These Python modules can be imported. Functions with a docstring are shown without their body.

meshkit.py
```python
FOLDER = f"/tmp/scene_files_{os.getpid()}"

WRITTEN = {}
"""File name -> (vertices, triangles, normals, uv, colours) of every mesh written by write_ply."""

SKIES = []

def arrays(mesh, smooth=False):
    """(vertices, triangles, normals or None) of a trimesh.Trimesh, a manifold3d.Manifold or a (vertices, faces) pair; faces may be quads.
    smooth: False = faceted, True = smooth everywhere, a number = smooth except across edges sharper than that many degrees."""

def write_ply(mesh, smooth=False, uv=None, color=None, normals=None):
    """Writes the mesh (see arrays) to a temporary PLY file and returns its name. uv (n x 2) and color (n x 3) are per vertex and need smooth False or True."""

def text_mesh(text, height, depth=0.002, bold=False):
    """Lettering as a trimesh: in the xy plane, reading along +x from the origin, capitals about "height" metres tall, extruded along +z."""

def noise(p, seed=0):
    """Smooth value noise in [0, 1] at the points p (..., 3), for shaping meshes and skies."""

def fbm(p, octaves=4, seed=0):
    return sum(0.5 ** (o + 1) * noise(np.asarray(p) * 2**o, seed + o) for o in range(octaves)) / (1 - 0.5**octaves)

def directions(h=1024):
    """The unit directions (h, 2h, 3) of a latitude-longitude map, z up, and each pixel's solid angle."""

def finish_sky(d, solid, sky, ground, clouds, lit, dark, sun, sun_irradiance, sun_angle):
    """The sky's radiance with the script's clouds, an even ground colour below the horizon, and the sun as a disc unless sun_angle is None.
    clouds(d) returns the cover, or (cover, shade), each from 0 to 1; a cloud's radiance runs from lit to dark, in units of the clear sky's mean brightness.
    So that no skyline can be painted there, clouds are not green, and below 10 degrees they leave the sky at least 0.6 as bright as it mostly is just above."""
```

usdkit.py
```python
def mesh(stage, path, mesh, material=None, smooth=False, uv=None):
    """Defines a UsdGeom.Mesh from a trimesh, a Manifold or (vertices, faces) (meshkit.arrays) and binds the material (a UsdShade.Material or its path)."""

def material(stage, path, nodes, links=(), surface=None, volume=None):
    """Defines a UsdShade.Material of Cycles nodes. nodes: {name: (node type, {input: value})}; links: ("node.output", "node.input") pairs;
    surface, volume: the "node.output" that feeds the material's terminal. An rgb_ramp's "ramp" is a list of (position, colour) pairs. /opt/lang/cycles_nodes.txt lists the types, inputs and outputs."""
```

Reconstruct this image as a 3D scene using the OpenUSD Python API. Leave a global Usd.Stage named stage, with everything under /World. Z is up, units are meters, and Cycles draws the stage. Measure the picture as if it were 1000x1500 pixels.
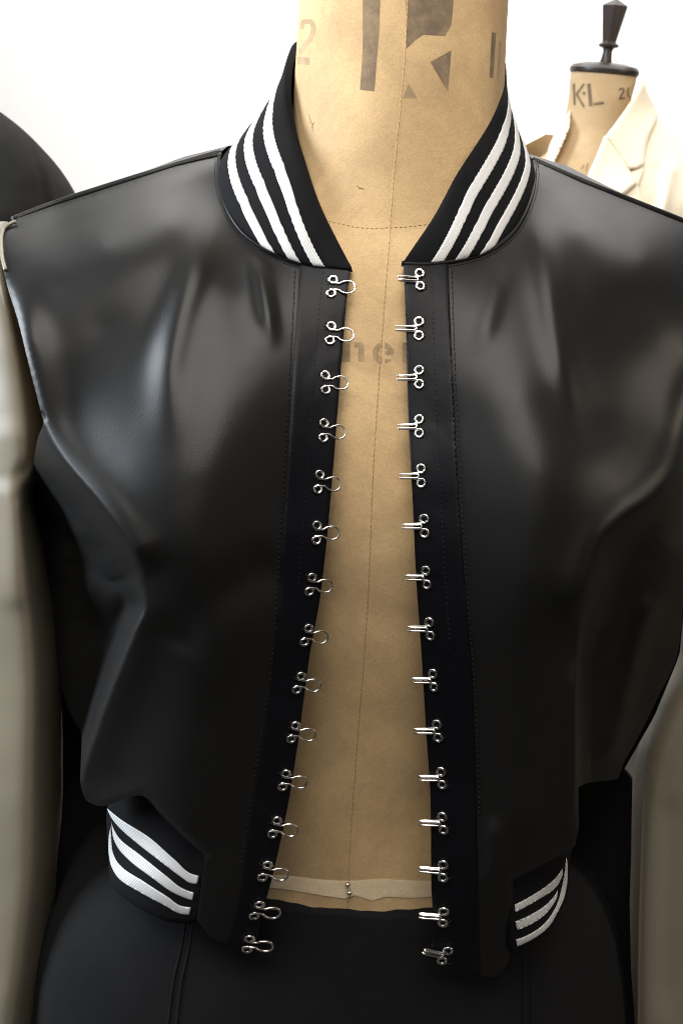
import math, random
import numpy as np, trimesh, shapely, usdkit, meshkit
from shapely.geometry import Polygon, LineString, Point
from scipy.interpolate import RBFInterpolator, CubicSpline
from scipy.spatial import Delaunay, cKDTree
from pxr import Usd, UsdGeom, UsdLux, UsdShade, Gf, Sdf

random.seed(4); rng = np.random.default_rng(4)
stage = Usd.Stage.CreateInMemory()
UsdGeom.SetStageUpAxis(stage, UsdGeom.Tokens.z); UsdGeom.SetStageMetersPerUnit(stage, 1.0)
world = UsdGeom.Xform.Define(stage, '/World'); stage.SetDefaultPrim(world.GetPrim())
UsdGeom.Scope.Define(stage, '/World/Looks')

# ------------------------------------------------------------------ camera
CAM = np.array([0.0, -0.66, 1.42]); PITCH, ROLL, FPX = math.radians(14), math.radians(4), 1414.0
FW = np.array([0, math.cos(PITCH), -math.sin(PITCH)])
X0, U0 = np.array([1.0, 0, 0]), np.array([0, math.sin(PITCH), math.cos(PITCH)])
RT = math.cos(ROLL) * X0 + math.sin(ROLL) * U0
UP = -math.sin(ROLL) * X0 + math.cos(ROLL) * U0
cam = UsdGeom.Camera.Define(stage, '/World/camera')
m4 = np.eye(4); m4[0, :3], m4[1, :3], m4[2, :3], m4[3, :3] = RT, UP, -FW, CAM
cam.AddTransformOp().Set(Gf.Matrix4d(*m4.ravel().tolist()))
cam.CreateFocalLengthAttr(4.28); cam.CreateHorizontalApertureAttr(4.28 * 1000 / FPX); cam.CreateVerticalApertureAttr(4.28 * 1500 / FPX)
cam.CreateClippingRangeAttr(Gf.Vec2f(0.01, 50)); cam.CreateFStopAttr(2.4); cam.CreateFocusDistanceAttr(0.55)
cam.CreateExposureAttr(0.0)

# ------------------------------------------------------------------ light: unseen sources around the white room, plus one added fill
def rect_light(name, pos, target, w, h, power, color):
    l = UsdLux.RectLight.Define(stage, '/World/' + name)
    pos, target = np.array(pos, float), np.array(target, float)
    z = pos - target; z /= np.linalg.norm(z)
    x = np.cross([0, 0, 1.0], z); x = x / np.linalg.norm(x) if np.linalg.norm(x) > 1e-4 else np.array([1.0, 0, 0])
    y = np.cross(z, x); m = np.eye(4); m[0, :3], m[1, :3], m[2, :3], m[3, :3] = x, y, z, pos
    l.AddTransformOp().Set(Gf.Matrix4d(*m.ravel().tolist()))
    l.CreateWidthAttr(w); l.CreateHeightAttr(h); l.CreateIntensityAttr(power); l.CreateColorAttr(Gf.Vec3f(*color))
    return l
rect_light('unseen_left_window', (-1.35, -0.02, 1.72), (0, -0.03, 1.33), 0.5, 1.1, 30.0, (0.84, 0.92, 1.0))  # cool source out of view, placed to light the left sleeve and neck edge
rect_light('unseen_overhead_light', (-0.16, -0.72, 2.5), (0.0, -0.1, 1.35), 1.0, 0.9, 11.0, (1.0, 0.95, 0.87))  # unseen source overhead, lights the chest and neck from above
rect_light('far_fill_light', (-0.6, -3.2, 2.3), (0, 0, 1.2), 2.6, 1.8, 1.3, (1.0, 0.96, 0.92))  # added fill from behind the camera, lifts the front; not a known window
rect_light('unseen_back_light', (0.1, 1.3, 3.4), (0.2, 2.2, 1.2), 3.0, 1.2, 8.2, (1.0, 0.98, 0.95))  # out of view above, brightens the rear wall and cream jacket
rect_light('unseen_side_light', (2.0, -0.35, 1.8), (0, 0, 1.4), 0.5, 1.0, 8.0, (1.0, 0.86, 0.70))  # warm source out of view, lights the right folds and hem stripes

# ------------------------------------------------------------------ helpers
def ray(px, py):
    px, py = np.asarray(px, float), np.asarray(py, float)
    return FW + ((px - 500) / FPX)[..., None] * RT + ((750 - py) / FPX)[..., None] * UP
def at(px, py, y):                       # the point on the sight line of a photograph pixel whose world y is given
    d = ray(px, py); t = (np.asarray(y, float) - CAM[1]) / d[..., 1]
    return CAM + t[..., None] * d
def P(px, py, y): return at(np.float64(px), np.float64(py), np.float64(y))
def catmull(pts, n=60):
    p = np.asarray(pts, float); s = np.r_[0, np.cumsum(np.linalg.norm(np.diff(p[:, :3] if p.shape[1] > 3 else p, axis=0), axis=1))]
    u = np.linspace(0, s[-1], n)
    from scipy.interpolate import PchipInterpolator
    return np.stack([PchipInterpolator(s, p[:, k])(u) for k in range(p.shape[1])], 1)
def indexed(pts, n):
    from scipy.interpolate import PchipInterpolator
    k = np.arange(len(pts)); return PchipInterpolator(k, np.asarray(pts, float))(np.linspace(0, k[-1], n))
def resample(p, step):
    p = np.asarray(p, float); s = np.r_[0, np.cumsum(np.linalg.norm(np.diff(p, axis=0), axis=1))]
    n = max(2, int(round(s[-1] / step)) + 1); u = np.linspace(0, s[-1], n)
    return np.stack([np.interp(u, s, p[:, k]) for k in range(p.shape[1])], 1)

used = {}
def path_for(name, parent):
    base = str(parent.GetPath()) if parent is not None else '/World'
    k = (base, name); used[k] = used.get(k, -1) + 1
    return f'{base}/{name}' + (f'_{used[k]:03d}' if used[k] else '')
def tag(prim, label=None, cat=None, group=None, kind=None):
    for k, v in (('label', label), ('category', cat), ('group', group), ('kind', kind)):
        if v: prim.SetCustomDataByKey(k, v)
    return prim
def wale_uv(mesh, a, pitch=0.0013):      # runs the knit's wales across a band that slopes by the angle a
    v = mesh[0]; return np.stack([(v[:, 0] * math.cos(a) + v[:, 2] * math.sin(a)) / pitch * 0.314, v[:, 2]], 1)
def obj(name, mesh, mat, parent=None, smooth=40, uv=None, label=None):
    pr = usdkit.mesh(stage, path_for(name, parent), mesh, mat, smooth=smooth, uv=uv).GetPrim()
    if label: pr.SetCustomDataByKey('label', label)
    return pr
def thing(name, label, cat, group=None):
    return tag(UsdGeom.Xform.Define(stage, path_for(name, None)).GetPrim(), label, cat, group)

def tri_poly(poly, step):                # an even triangulation of a pixel polygon whose edge follows the outline
    poly = shapely.make_valid(poly)
    if poly.geom_type != 'Polygon': poly = max(poly.geoms, key=lambda g: g.area)
    rings = [poly.exterior] + list(poly.interiors)
    b = np.vstack([resample(np.array(r.coords), step * 0.8)[:-1] for r in rings])
    x0, y0, x1, y1 = poly.bounds
    gx, gy = np.meshgrid(np.arange(x0, x1, step), np.arange(y0, y1, step * 0.87))
    gx = gx + (np.arange(gx.shape[0]) % 2)[:, None] * step / 2
    g = np.stack([gx.ravel(), gy.ravel()], 1)
    inner = poly.buffer(-step * 0.55)
    if not inner.is_empty: g = g[shapely.contains_xy(inner, g[:, 0], g[:, 1])]
    else: g = g[:0]
    p = np.vstack([b, g]); t = Delaunay(p).simplices
    c = p[t].mean(1); t = t[shapely.contains_xy(poly.buffer(0.02), c[:, 0], c[:, 1])]
    e1, e2 = p[t[:, 1]] - p[t[:, 0]], p[t[:, 2]] - p[t[:, 0]]
    a = e1[:, 0] * e2[:, 1] - e1[:, 1] * e2[:, 0]
    t = t[np.abs(a) > 1e-3]; a = a[np.abs(a) > 1e-3]
    t[a > 0] = t[a > 0][:, ::-1]         # pixel y points down: this winding faces the viewer
    return p, t, b
def sheet_mesh(poly, Y, step, lift=0.0):
    p, t, _ = tri_poly(poly, step)
    return (at(p[:, 0], p[:, 1], Y(p[:, 0], p[:, 1]) - lift), t)
def shell(poly, Y, step, thick=0.0016, round_px=0, round_h=0.0, lift=0.0):   # a closed thin sheet of cloth
    if not isinstance(poly, Polygon): poly = Polygon(poly)
    p, t, b = tri_poly(poly, step)
    y = Y(p[:, 0], p[:, 1]) - lift
    if round_px:
        d = np.minimum(cKDTree(resample(np.vstack([b, b[:1]]), 1.5)).query(p)[0] / round_px, 1)
        y = y + round_h * (1 - np.sqrt(np.maximum(0, 1 - (1 - d) ** 2)))
    f, k = at(p[:, 0], p[:, 1], y), at(p[:, 0], p[:, 1], y + thick); n = len(p)
    e = np.vstack([t[:, [0, 1]], t[:, [1, 2]], t[:, [2, 0]]]); key = np.sort(e, 1)
    _, idx, cnt = np.unique(key, axis=0, return_index=True, return_counts=True)
    e = e[idx[cnt == 1]]
    rim = np.vstack([np.stack([e[:, 1], e[:, 0], e[:, 0] + n], 1), np.stack([e[:, 1], e[:, 0] + n, e[:, 1] + n], 1)])
    return (np.vstack([f, k]), np.vstack([t, t[:, ::-1] + n, rim]))
def grid_mesh(V, close_u=False, flip=False):   # V: (rows, cols, 3)
    r, c = V.shape[:2]; i = np.arange(r * c).reshape(r, c)
    if close_u: i = np.hstack([i, i[:, :1]])
    q = np.stack([i[:-1, :-1], i[:-1, 1:], i[1:, 1:], i[1:, :-1]], -1).reshape(-1, 4)
    if flip: q = q[:, ::-1]
    return (V.reshape(-1, 3), q)
def tube(pts, rad, sides=8, caps=True, closed=False):
    p = np.asarray(pts, float); n = len(p); r = np.broadcast_to(rad, n)
    t = np.gradient(p, axis=0); t /= np.linalg.norm(t, axis=1, keepdims=True) + 1e-12
    u = np.cross(t[0], [0.3, 0.5, 0.81]); u /= np.linalg.norm(u); V = []
    for k in range(n):
        u = u - t[k] * (u @ t[k]); u /= np.linalg.norm(u) + 1e-12; w = np.cross(t[k], u)
        a = np.linspace(0, 2 * math.pi, sides, endpoint=False)
        V.append(p[k] + r[k] * (np.cos(a)[:, None] * u + np.sin(a)[:, None] * w))
    v, q = grid_mesh(np.array(V), close_u=True)
    f = np.vstack([q[:, [0, 1, 2]], q[:, [0, 2, 3]]])
    if caps:
        c0, c1, i = len(v), len(v) + 1, np.arange(sides); j = (i + 1) % sides
        v = np.vstack([v, p[:1], p[-1:]]); o = (n - 1) * sides
        f = np.vstack([f, np.stack([np.full(sides, c0), j, i], 1), np.stack([np.full(sides, c1), o + i, o + j], 1)])
    return (v, f[:, ::-1])
def join(meshes):
    vs, fs, o = [], [], 0
    for v, f in meshes:
        f = np.asarray(f)
        if f.shape[1] == 4: f = np.vstack([f[:, [0, 1, 2]], f[:, [0, 2, 3]]])
        vs.append(v); fs.append(f + o); o += len(v)
    return (np.vstack(vs), np.vstack(fs))
def lathe(prof, center, n=32, scale=(1, 1), M=None):
    a = np.linspace(0, 2 * math.pi, n, endpoint=False); pr = np.asarray(prof, float)
    V = np.stack([pr[:, :1] * np.cos(a) * scale[0], pr[:, :1] * np.sin(a) * scale[1], np.repeat(pr[:, 1:], n, 1)], -1)
    v, q = grid_mesh(V, close_u=True)
    if M is not None: v = v @ M.T
    return (v + np.asarray(center), q)
def surf(ctrl, smooth=0.0):
    c = np.asarray(ctrl, float)
    r = RBFInterpolator(c[:, :2] / 100, c[:, 2], kernel='thin_plate_spline', smoothing=smooth)
    return lambda x, y: r(np.stack([np.asarray(x, float).ravel(), np.asarray(y, float).ravel()], 1) / 100).reshape(np.shape(x))
def poly_dist(x, y, pts, n=70):          # distance, side (+ = right of the walking direction on screen) and position along a smooth line
    q = catmull(pts, n); P2 = np.stack([x, y], 1); d, i = cKDTree(q).query(P2)
    g = np.gradient(q, axis=0); sl = np.linalg.norm(g, axis=1); t = (g / sl[:, None])[i]; v = P2 - q[i]
    along = (t * v).sum(1); side = t[:, 0] * v[:, 1] - t[:, 1] * v[:, 0]
    inside = np.abs(along) < sl[i] * 1.01
    return np.where(inside, np.abs(side), d), np.sign(side), np.clip((i + np.clip(along / sl[i], -0.5, 0.5)) / (n - 1), 0, 1)
def fold(x, y, pts, w_right, w_left, amp, taper=(0.15, 0.15)):  # amp > 0: towards the viewer
    d, s, u = poly_dist(x, y, pts)
    w = w_left + (w_right - w_left) * (0.5 + 0.5 * np.tanh(s * d / (0.35 * min(w_left, w_right))))
    ends = np.clip(u / max(taper[0], 1e-3), 0, 1) * np.clip((1 - u) / max(taper[1], 1e-3), 0, 1)
    ends = ends * ends * (3 - 2 * ends)
    return -amp * ends * np.exp(-(d / w) ** 2)
def roll_edge(x, y, pts, w, h):          # cloth turning away along an edge
    q = catmull(pts, 120); d = np.minimum(cKDTree(q).query(np.stack([x, y], 1))[0] / w, 1)
    return h * (1 - np.sqrt(np.maximum(0, 1 - (1 - d) ** 2)))
def soft_noise(x, y, scale, amp, seed):
    return amp * (meshkit.fbm(np.stack([x / scale, y / scale, np.zeros_like(x) + seed], -1), 3, seed) - 0.5)

# ------------------------------------------------------------------ materials
def mat(name, nodes, links, surface='p.BSDF'):
    return usdkit.material(stage, '/World/Looks/' + name, nodes, links, surface=surface)
def latex(name, c1, c2, rough, spec=0.5, coat=0.0):
    return mat(name, {
        'g': ('geometry', {}), 'n': ('noise_texture', {'scale': 9.0, 'detail': 4.0}), 'f': ('noise_texture', {'scale': 900.0, 'detail': 2.0}),
        'mx': ('mix', {'color1': c1, 'color2': c2}), 'r': ('map_range', {'from_min': 0.3, 'from_max': 0.7, 'to_min': rough - 0.05, 'to_max': rough + 0.05, 'clamp': True}),
        'b': ('bump', {'strength': 0.12, 'distance': 0.0004}),
        'p': ('principled_bsdf', {'specular_ior_level': spec, 'coat_weight': coat, 'coat_roughness': 0.25})},
        [('g.position', 'n.vector'), ('g.position', 'f.vector'), ('n.fac', 'mx.fac'), ('mx.color', 'p.base_color'), ('n.fac', 'r.value'), ('r.result', 'p.roughness'),
         ('f.fac', 'b.height'), ('b.normal', 'p.normal')])
M_LATEX = latex('black_latex', (0.0088, 0.0087, 0.0088), (0.0106, 0.0105, 0.0106), 0.36, 0.155)
M_SLEEVE = latex('khaki_latex', (0.17, 0.148, 0.108), (0.20, 0.175, 0.13), 0.42, 0.5)
def fabric(name, c1, c2, rough=0.85, blotch=14.0, weave=(2200.0, 2200.0, 500.0), bump=0.2, sheen=0.0, spec=0.25, stain=None):
    stain = c1 if stain is None else stain
    return mat(name, {
        'g': ('geometry', {}), 'bl': ('noise_texture', {'scale': blotch, 'detail': 5.0, 'roughness': 0.62}),
        'm1': ('mapping', {'scale': weave}), 'm2': ('mapping', {'scale': (weave[2], weave[2], weave[0])}),
        'w1': ('noise_texture', {'scale': 1.0, 'detail': 1.0}), 'w2': ('noise_texture', {'scale': 1.0, 'detail': 1.0}),
        'wa': ('math', {'math_type': 'add'}), 'wm': ('map_range', {'from_min': 0.7, 'from_max': 1.3, 'to_min': 0.88, 'to_max': 1.10}),
        'br': ('map_range', {'from_min': 0.3, 'from_max': 0.7, 'to_min': 0.0, 'to_max': 1.0, 'clamp': True}),
        'mx0': ('mix', {'color1': c1, 'color2': c2}), 'mx': ('mix', {'color2': stain}), 'sn': ('noise_texture', {'scale': blotch * 0.42, 'detail': 7.0, 'roughness': 0.68, 'distortion': 0.6}),
        'sr': ('map_range', {'from_min': 0.44, 'from_max': 0.70, 'to_min': 0.0, 'to_max': 0.75, 'clamp': True}), 'vm': ('vector_math', {'math_type': 'scale'}),
        'b': ('bump', {'strength': bump, 'distance': 0.0004}),
        'p': ('principled_bsdf', {'roughness': rough, 'specular_ior_level': spec, 'sheen_weight': sheen})},
        [('g.position', 'bl.vector'), ('g.position', 'm1.vector'), ('g.position', 'm2.vector'), ('m1.vector', 'w1.vector'), ('m2.vector', 'w2.vector'),
         ('w1.fac', 'wa.value1'), ('w2.fac', 'wa.value2'), ('wa.value', 'wm.value'), ('bl.fac', 'br.value'), ('br.result', 'mx0.fac'), ('mx0.color', 'mx.color1'), ('g.position', 'sn.vector'), ('sn.fac', 'sr.value'), ('sr.result', 'mx.fac'), ('mx.color', 'vm.vector1'), ('wm.result', 'vm.scale'),
         ('vm.vector', 'p.base_color'), ('wa.value', 'b.height'), ('b.normal', 'p.normal')])
M_LINEN = fabric('aged_linen', (0.395, 0.268, 0.135), (0.575, 0.405, 0.215), 0.75, 16.0, stain=(0.27, 0.18, 0.11))
M_THREAD_PALE = fabric('pale_brown_thread', (0.36, 0.24, 0.13), (0.44, 0.31, 0.18), 0.8, 60.0)
M_INK = fabric('faded_stencil_ink', (0.125, 0.092, 0.062), (0.20, 0.145, 0.095), 0.8, 70.0, stain=(0.36, 0.255, 0.15))
M_INK_PALE = fabric('pale_stencil_ink', (0.24, 0.165, 0.095), (0.34, 0.24, 0.14), 0.8, 70.0, stain=(0.46, 0.33, 0.195))
M_TAPE = fabric('pale_cotton_tape', (0.60, 0.47, 0.30), (0.72, 0.58, 0.40), 0.8, 30.0)
M_THREAD = fabric('brown_thread', (0.26, 0.16, 0.07), (0.36, 0.23, 0.11), 0.8, 60.0)
M_SATIN = latex('black_satin_ribbon', (0.0030, 0.0030, 0.0045), (0.005, 0.005, 0.007), 0.45, 0.13)
M_BTHREAD = fabric('black_thread', (0.006, 0.006, 0.007), (0.010, 0.010, 0.011), 0.7, 60.0)
M_WOOL = fabric('black_wool_cloth', (0.0055, 0.0055, 0.0062), (0.0085, 0.0085, 0.0092), 0.9, 20.0, (1500.0, 1500.0, 900.0), 0.4, 0.0, 0.12)
M_DARKCLOTH = fabric('charcoal_cloth', (0.0025, 0.0024, 0.0024), (0.005, 0.0046, 0.0046), 0.9, 12.0)
M_CREAM = fabric('cream_wool', (0.80, 0.70, 0.53), (0.85, 0.77, 0.62), 0.9, 10.0)
M_LINEN2 = fabric('tan_linen', (0.55, 0.38, 0.21), (0.68, 0.51, 0.31), 0.75, 14.0)
def knit(name, c):
    return mat(name, {
        'uv': ('texture_coordinate', {}), 'w': ('wave_texture', {'scale': 1.0, 'bands_direction': 'x', 'distortion': 0.6, 'detail': 1.0}),
        'mp': ('mapping', {'scale': (1.0, 1.0, 1.0)}), 'g': ('geometry', {}), 'n': ('noise_texture', {'scale': 1800.0, 'detail': 2.0}),
        'add': ('math', {'math_type': 'add'}), 'mr': ('map_range', {'from_min': 0.4, 'from_max': 1.6, 'to_min': 0.78, 'to_max': 1.10}),
        'vm': ('vector_math', {'math_type': 'scale', 'vector1': c}),
        'b': ('bump', {'strength': 0.3, 'distance': 0.0004}), 'p': ('principled_bsdf', {'roughness': 0.9, 'specular_ior_level': 0.12, 'sheen_weight': 0.0})},
        [('uv.UV', 'mp.vector'), ('mp.vector', 'w.vector'), ('g.position', 'n.vector'), ('w.fac', 'add.value1'), ('n.fac', 'add.value2'), ('add.value', 'b.height'),
         ('add.value', 'mr.value'), ('mr.result', 'vm.scale'), ('vm.vector', 'p.base_color'), ('b.normal', 'p.normal')])
M_KNIT_B = knit('black_rib_knit', (0.0045, 0.0045, 0.0055))
M_KNIT_W = knit('white_rib_knit', (0.55, 0.55, 0.555))
M_NICKEL = mat('nickel_wire', {'p': ('principled_bsdf', {'base_color': (0.80, 0.78, 0.75), 'metallic': 1.0, 'roughness': 0.27})}, [])
M_PIN = mat('steel_pin', {'p': ('principled_bsdf', {'base_color': (0.62, 0.58, 0.5), 'metallic': 1.0, 'roughness': 0.25})}, [])
M_WOODBLK = mat('black_stained_wood', {'g': ('geometry', {}), 'm': ('mapping', {'scale': (60.0, 60.0, 8.0)}), 'n': ('noise_texture', {'scale': 2.0, 'detail': 4.0}),
    'mx': ('mix', {'color1': (0.018, 0.013, 0.011), 'color2': (0.05, 0.035, 0.028)}), 'p': ('principled_bsdf', {'roughness': 0.38})},
    [('g.position', 'm.vector'), ('m.vector', 'n.vector'), ('n.fac', 'mx.fac'), ('mx.color', 'p.base_color')])
M_WALL = mat('white_paint', {'g': ('geometry', {}), 'n': ('noise_texture', {'scale': 3.0, 'detail': 3.0}), 'mx': ('mix', {'color1': (0.88, 0.88, 0.87), 'color2': (0.91, 0.91, 0.90)}),
    'p': ('principled_bsdf', {'roughness': 0.8})}, [('g.position', 'n.vector'), ('n.fac', 'mx.fac'), ('mx.color', 'p.base_color')])
M_FLOOR = mat('grey_floor', {'g': ('geometry', {}), 'n': ('noise_texture', {'scale': 6.0, 'detail': 5.0}), 'mx': ('mix', {'color1': (0.03, 0.027, 0.024), 'color2': (0.05, 0.045, 0.04)}),
    'p': ('principled_bsdf', {'roughness': 0.55})}, [('g.position', 'n.vector'), ('n.fac', 'mx.fac'), ('mx.color', 'p.base_color')])
M_STEEL = mat('dark_steel', {'p': ('principled_bsdf', {'base_color': (0.05, 0.05, 0.05), 'metallic': 0.8, 'roughness': 0.4})}, [])

# ------------------------------------------------------------------ the room
def box(x0, x1, y0, y1, z0, z1):
    b = trimesh.creation.box((x1 - x0, y1 - y0, z1 - z0)); b.apply_translation(((x0 + x1) / 2, (y0 + y1) / 2, (z0 + z1) / 2)); return b
tag(obj('wall', box(-3.2, 3.6, 2.3, 2.4, 0, 3.6), M_WALL, smooth=False), 'plain white painted wall behind the dress forms', 'wall', kind='structure')
tag(obj('floor', box(-3.2, 3.6, -2.2, 2.3, -0.1, 0), M_FLOOR, smooth=False), 'grey workroom floor under the dress forms', 'floor', kind='structure')

# ------------------------------------------------------------------ dress form in front
class Body:                               # a lofted torso: rows of (z, half width, front y, back y, exponent, x)
    def __init__(s, rows):
        r = np.array(sorted(rows)); s.z = r[:, 0]
        from scipy.interpolate import PchipInterpolator
        s.f = [PchipInterpolator(s.z, r[:, k], extrapolate=True) for k in range(1, 6)]
    def sec(s, z):
        z = np.clip(z, s.z[0], s.z[-1]); return [f(z) for f in s.f]
    def mesh(s, z0, z1, nz, na=128):
        z = np.linspace(z0, z1, nz); a, yf, yb, n, x = [q[:, None] for q in s.sec(z)]
        t = np.linspace(0, 2 * math.pi, na, endpoint=False)[None]
        c, sn = np.cos(t), np.sin(t); e = 2 / n
        X = x + a * np.sign(c) * np.abs(c) ** e; Yc, b = (yf + yb) / 2, (yb - yf) / 2
        Yv = Yc + b * np.sign(sn) * np.abs(sn) ** e
        V = np.stack([X, Yv, np.repeat(z[:, None], na, 1)], -1); v, q = grid_mesh(V, close_u=True)
        f = np.vstack([q[:, [0, 1, 2]], q[:, [0, 2, 3]]]); i = np.arange(na); j = (i + 1) % na; k = len(v)
        v = np.vstack([v, V[0].mean(0), V[-1].mean(0)]); o = (nz - 1) * na
        f = np.vstack([f, np.stack([np.full(na, k), j, i], 1), np.stack([np.full(na, k + 1), o + i, o + j], 1)])
        return (v, f)
    def hit(s, px, py, lo=-0.28, hi=0.1, off=0.0):
        px, py = np.ravel(px), np.ravel(py); ys = np.linspace(lo, hi, 260)
        d = ray(px, py)
        def g(y):
            p = CAM + ((y - CAM[1]) / d[:, 1])[:, None] * d
            a, yf, yb, n, x = s.sec(p[:, 2])
            return np.abs((p[:, 0] - x) / a) ** n + np.abs((p[:, 1] - (yf + yb) / 2) / ((yb - yf) / 2)) ** n - 1
        out = np.full(len(px), np.nan); prev = g(np.full(len(px), ys[0]))
        for k in range(1, len(ys)):
            cur = g(np.full(len(px), ys[k])); h = np.isnan(out) & (cur <= 0) & (prev > 0)
            out[h] = ys[k - 1] + (ys[k] - ys[k - 1]) * prev[h] / (prev[h] - cur[h]); prev = cur
        out = np.where(np.isnan(out), np.nanmax(out) if np.isfinite(out).any() else 0, out)
        for _ in range(3):                # secant polish
            h = 2e-4; g0, g1 = g(out), g(out + h); st = np.clip(-g0 * h / np.where(np.abs(g1 - g0) < 1e-9, 1e-9, g1 - g0), -0.0015, 0.0015); out = out + st
        return out - off
CX = 0.0205
def zrow(py, yf, px=None):
    p = P(560 if px is None else px, py, yf); return p[2]
body_rows = []
for py, yf, a, yb, n, px in [(-160, -0.050, 0.064, 0.072, 2.1, 605), (-60, -0.054, 0.0650, 0.070, 2.1, 598), (60, -0.058, 0.0662, 0.070, 2.1, 592), (180, -0.063, 0.0685, 0.074, 2.1, 580),
                             (265, -0.068, 0.074, 0.082, 2.1, 573), (325, -0.074, 0.090, 0.090, 2.1, 568), (372, -0.083, 0.122, 0.098, 2.2, 564), (430, -0.093, 0.146, 0.105, 2.4, 560), (520, -0.106, 0.158, 0.115, 2.5, 555),
                             (650, -0.120, 0.158, 0.118, 2.5, 548), (780, -0.127, 0.152, 0.112, 2.5, 541), (920, -0.122, 0.140, 0.105, 2.4, 535), (1080, -0.110, 0.126, 0.098, 2.3, 524), (1240, -0.101, 0.118, 0.095, 2.3, 512), (1310, -0.100, 0.118, 0.097, 2.3, 510)]:
    body_rows.append((zrow(py, yf, px), a, yf, yb, n, CX - 0.004 * max(0, min(1, (300 - py) / 300))))
zw = body_rows[-1][0]
body_rows += [(zw - 0.05, 0.135, -0.106, 0.115, 2.3, CX), (zw - 0.13, 0.165, -0.112, 0.135, 2.3, CX), (zw - 0.22, 0.170, -0.105, 0.14, 2.3, CX)]
body = Body(body_rows); ZT = max(r[0] for r in body_rows); ZB = min(r[0] for r in body_rows)
BY = lambda x, y: body.hit(x, y).reshape(np.shape(x))
form = thing('dress_form', 'tall old tan linen dress form with stencilled neck, wearing the open black jacket', 'dress form')
obj('torso', body.mesh(ZB, ZT, 420, 160), M_LINEN, form, smooth=60)
obj('stand_pole', lathe([(0.0, 0.05), (0.02, 0.05), (0.02, ZB), (0.0, ZB)], (CX, 0.0, 0)), M_STEEL, form)
obj('stand_base', lathe([(0.0, 0.0), (0.21, 0.0), (0.21, 0.02), (0.06, 0.05), (0.021, 0.055), (0.021, 0.05), (0.0, 0.05)], (CX, 0.0, 0)), M_WOODBLK, form)
def decal(pts, m, name='stencil_mark', rough_edge=0.35, step=2.5, label=None, lift=0.00008, holes=None):
    pl = pts if not isinstance(pts, list) else Polygon(pts, holes)
    obj(name, sheet_mesh(pl, BY, step, lift), m, form, smooth=True, label=label)
decal([(531, -40), (558, -40), (555, 47), (551, 95), (548, 133), (527, 131), (531, 72)], M_INK, label='tall stencilled upright bar of the K')
decal([(594, -40), (668, -40), (661, 36), (652, 52), (620, 50), (608, 58), (595, 71)], M_INK, label='broad upper piece of the stencilled K')
decal([(661, 73), (630, 90), (656, 134)], M_INK, label='stencilled triangle of the K')
decal([(598, 121), (590, 143), (611, 143)], M_INK_PALE, label='faint small foot of the K')
decal(LineString(catmull([(441, 42), (446, 31), (455, 31), (459, 42), (454, 56), (446, 66), (438, 78)], 30)).buffer(3.6, cap_style='flat'), M_INK_PALE, 'stencil_mark', step=2)
decal([(434, 82), (454, 84), (453, 95), (433, 93)], M_INK_PALE, step=2)
decal([(720, 47), (726.5, 47), (722, 114), (716.5, 113)], M_INK, step=2)
decal([(731, 58), (734.5, 60), (731, 112), (728, 111)], M_INK_PALE, step=2)
decal([(499, 502), (512.5, 502), (512.5, 530), (499, 530)], M_INK_PALE, 'stencil_letter', step=2)
decal([(519, 501), (529, 501), (533.5, 506), (534, 530), (524.5, 530), (524.5, 509), (519, 509)], M_INK_PALE, 'stencil_letter', step=2)
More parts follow.
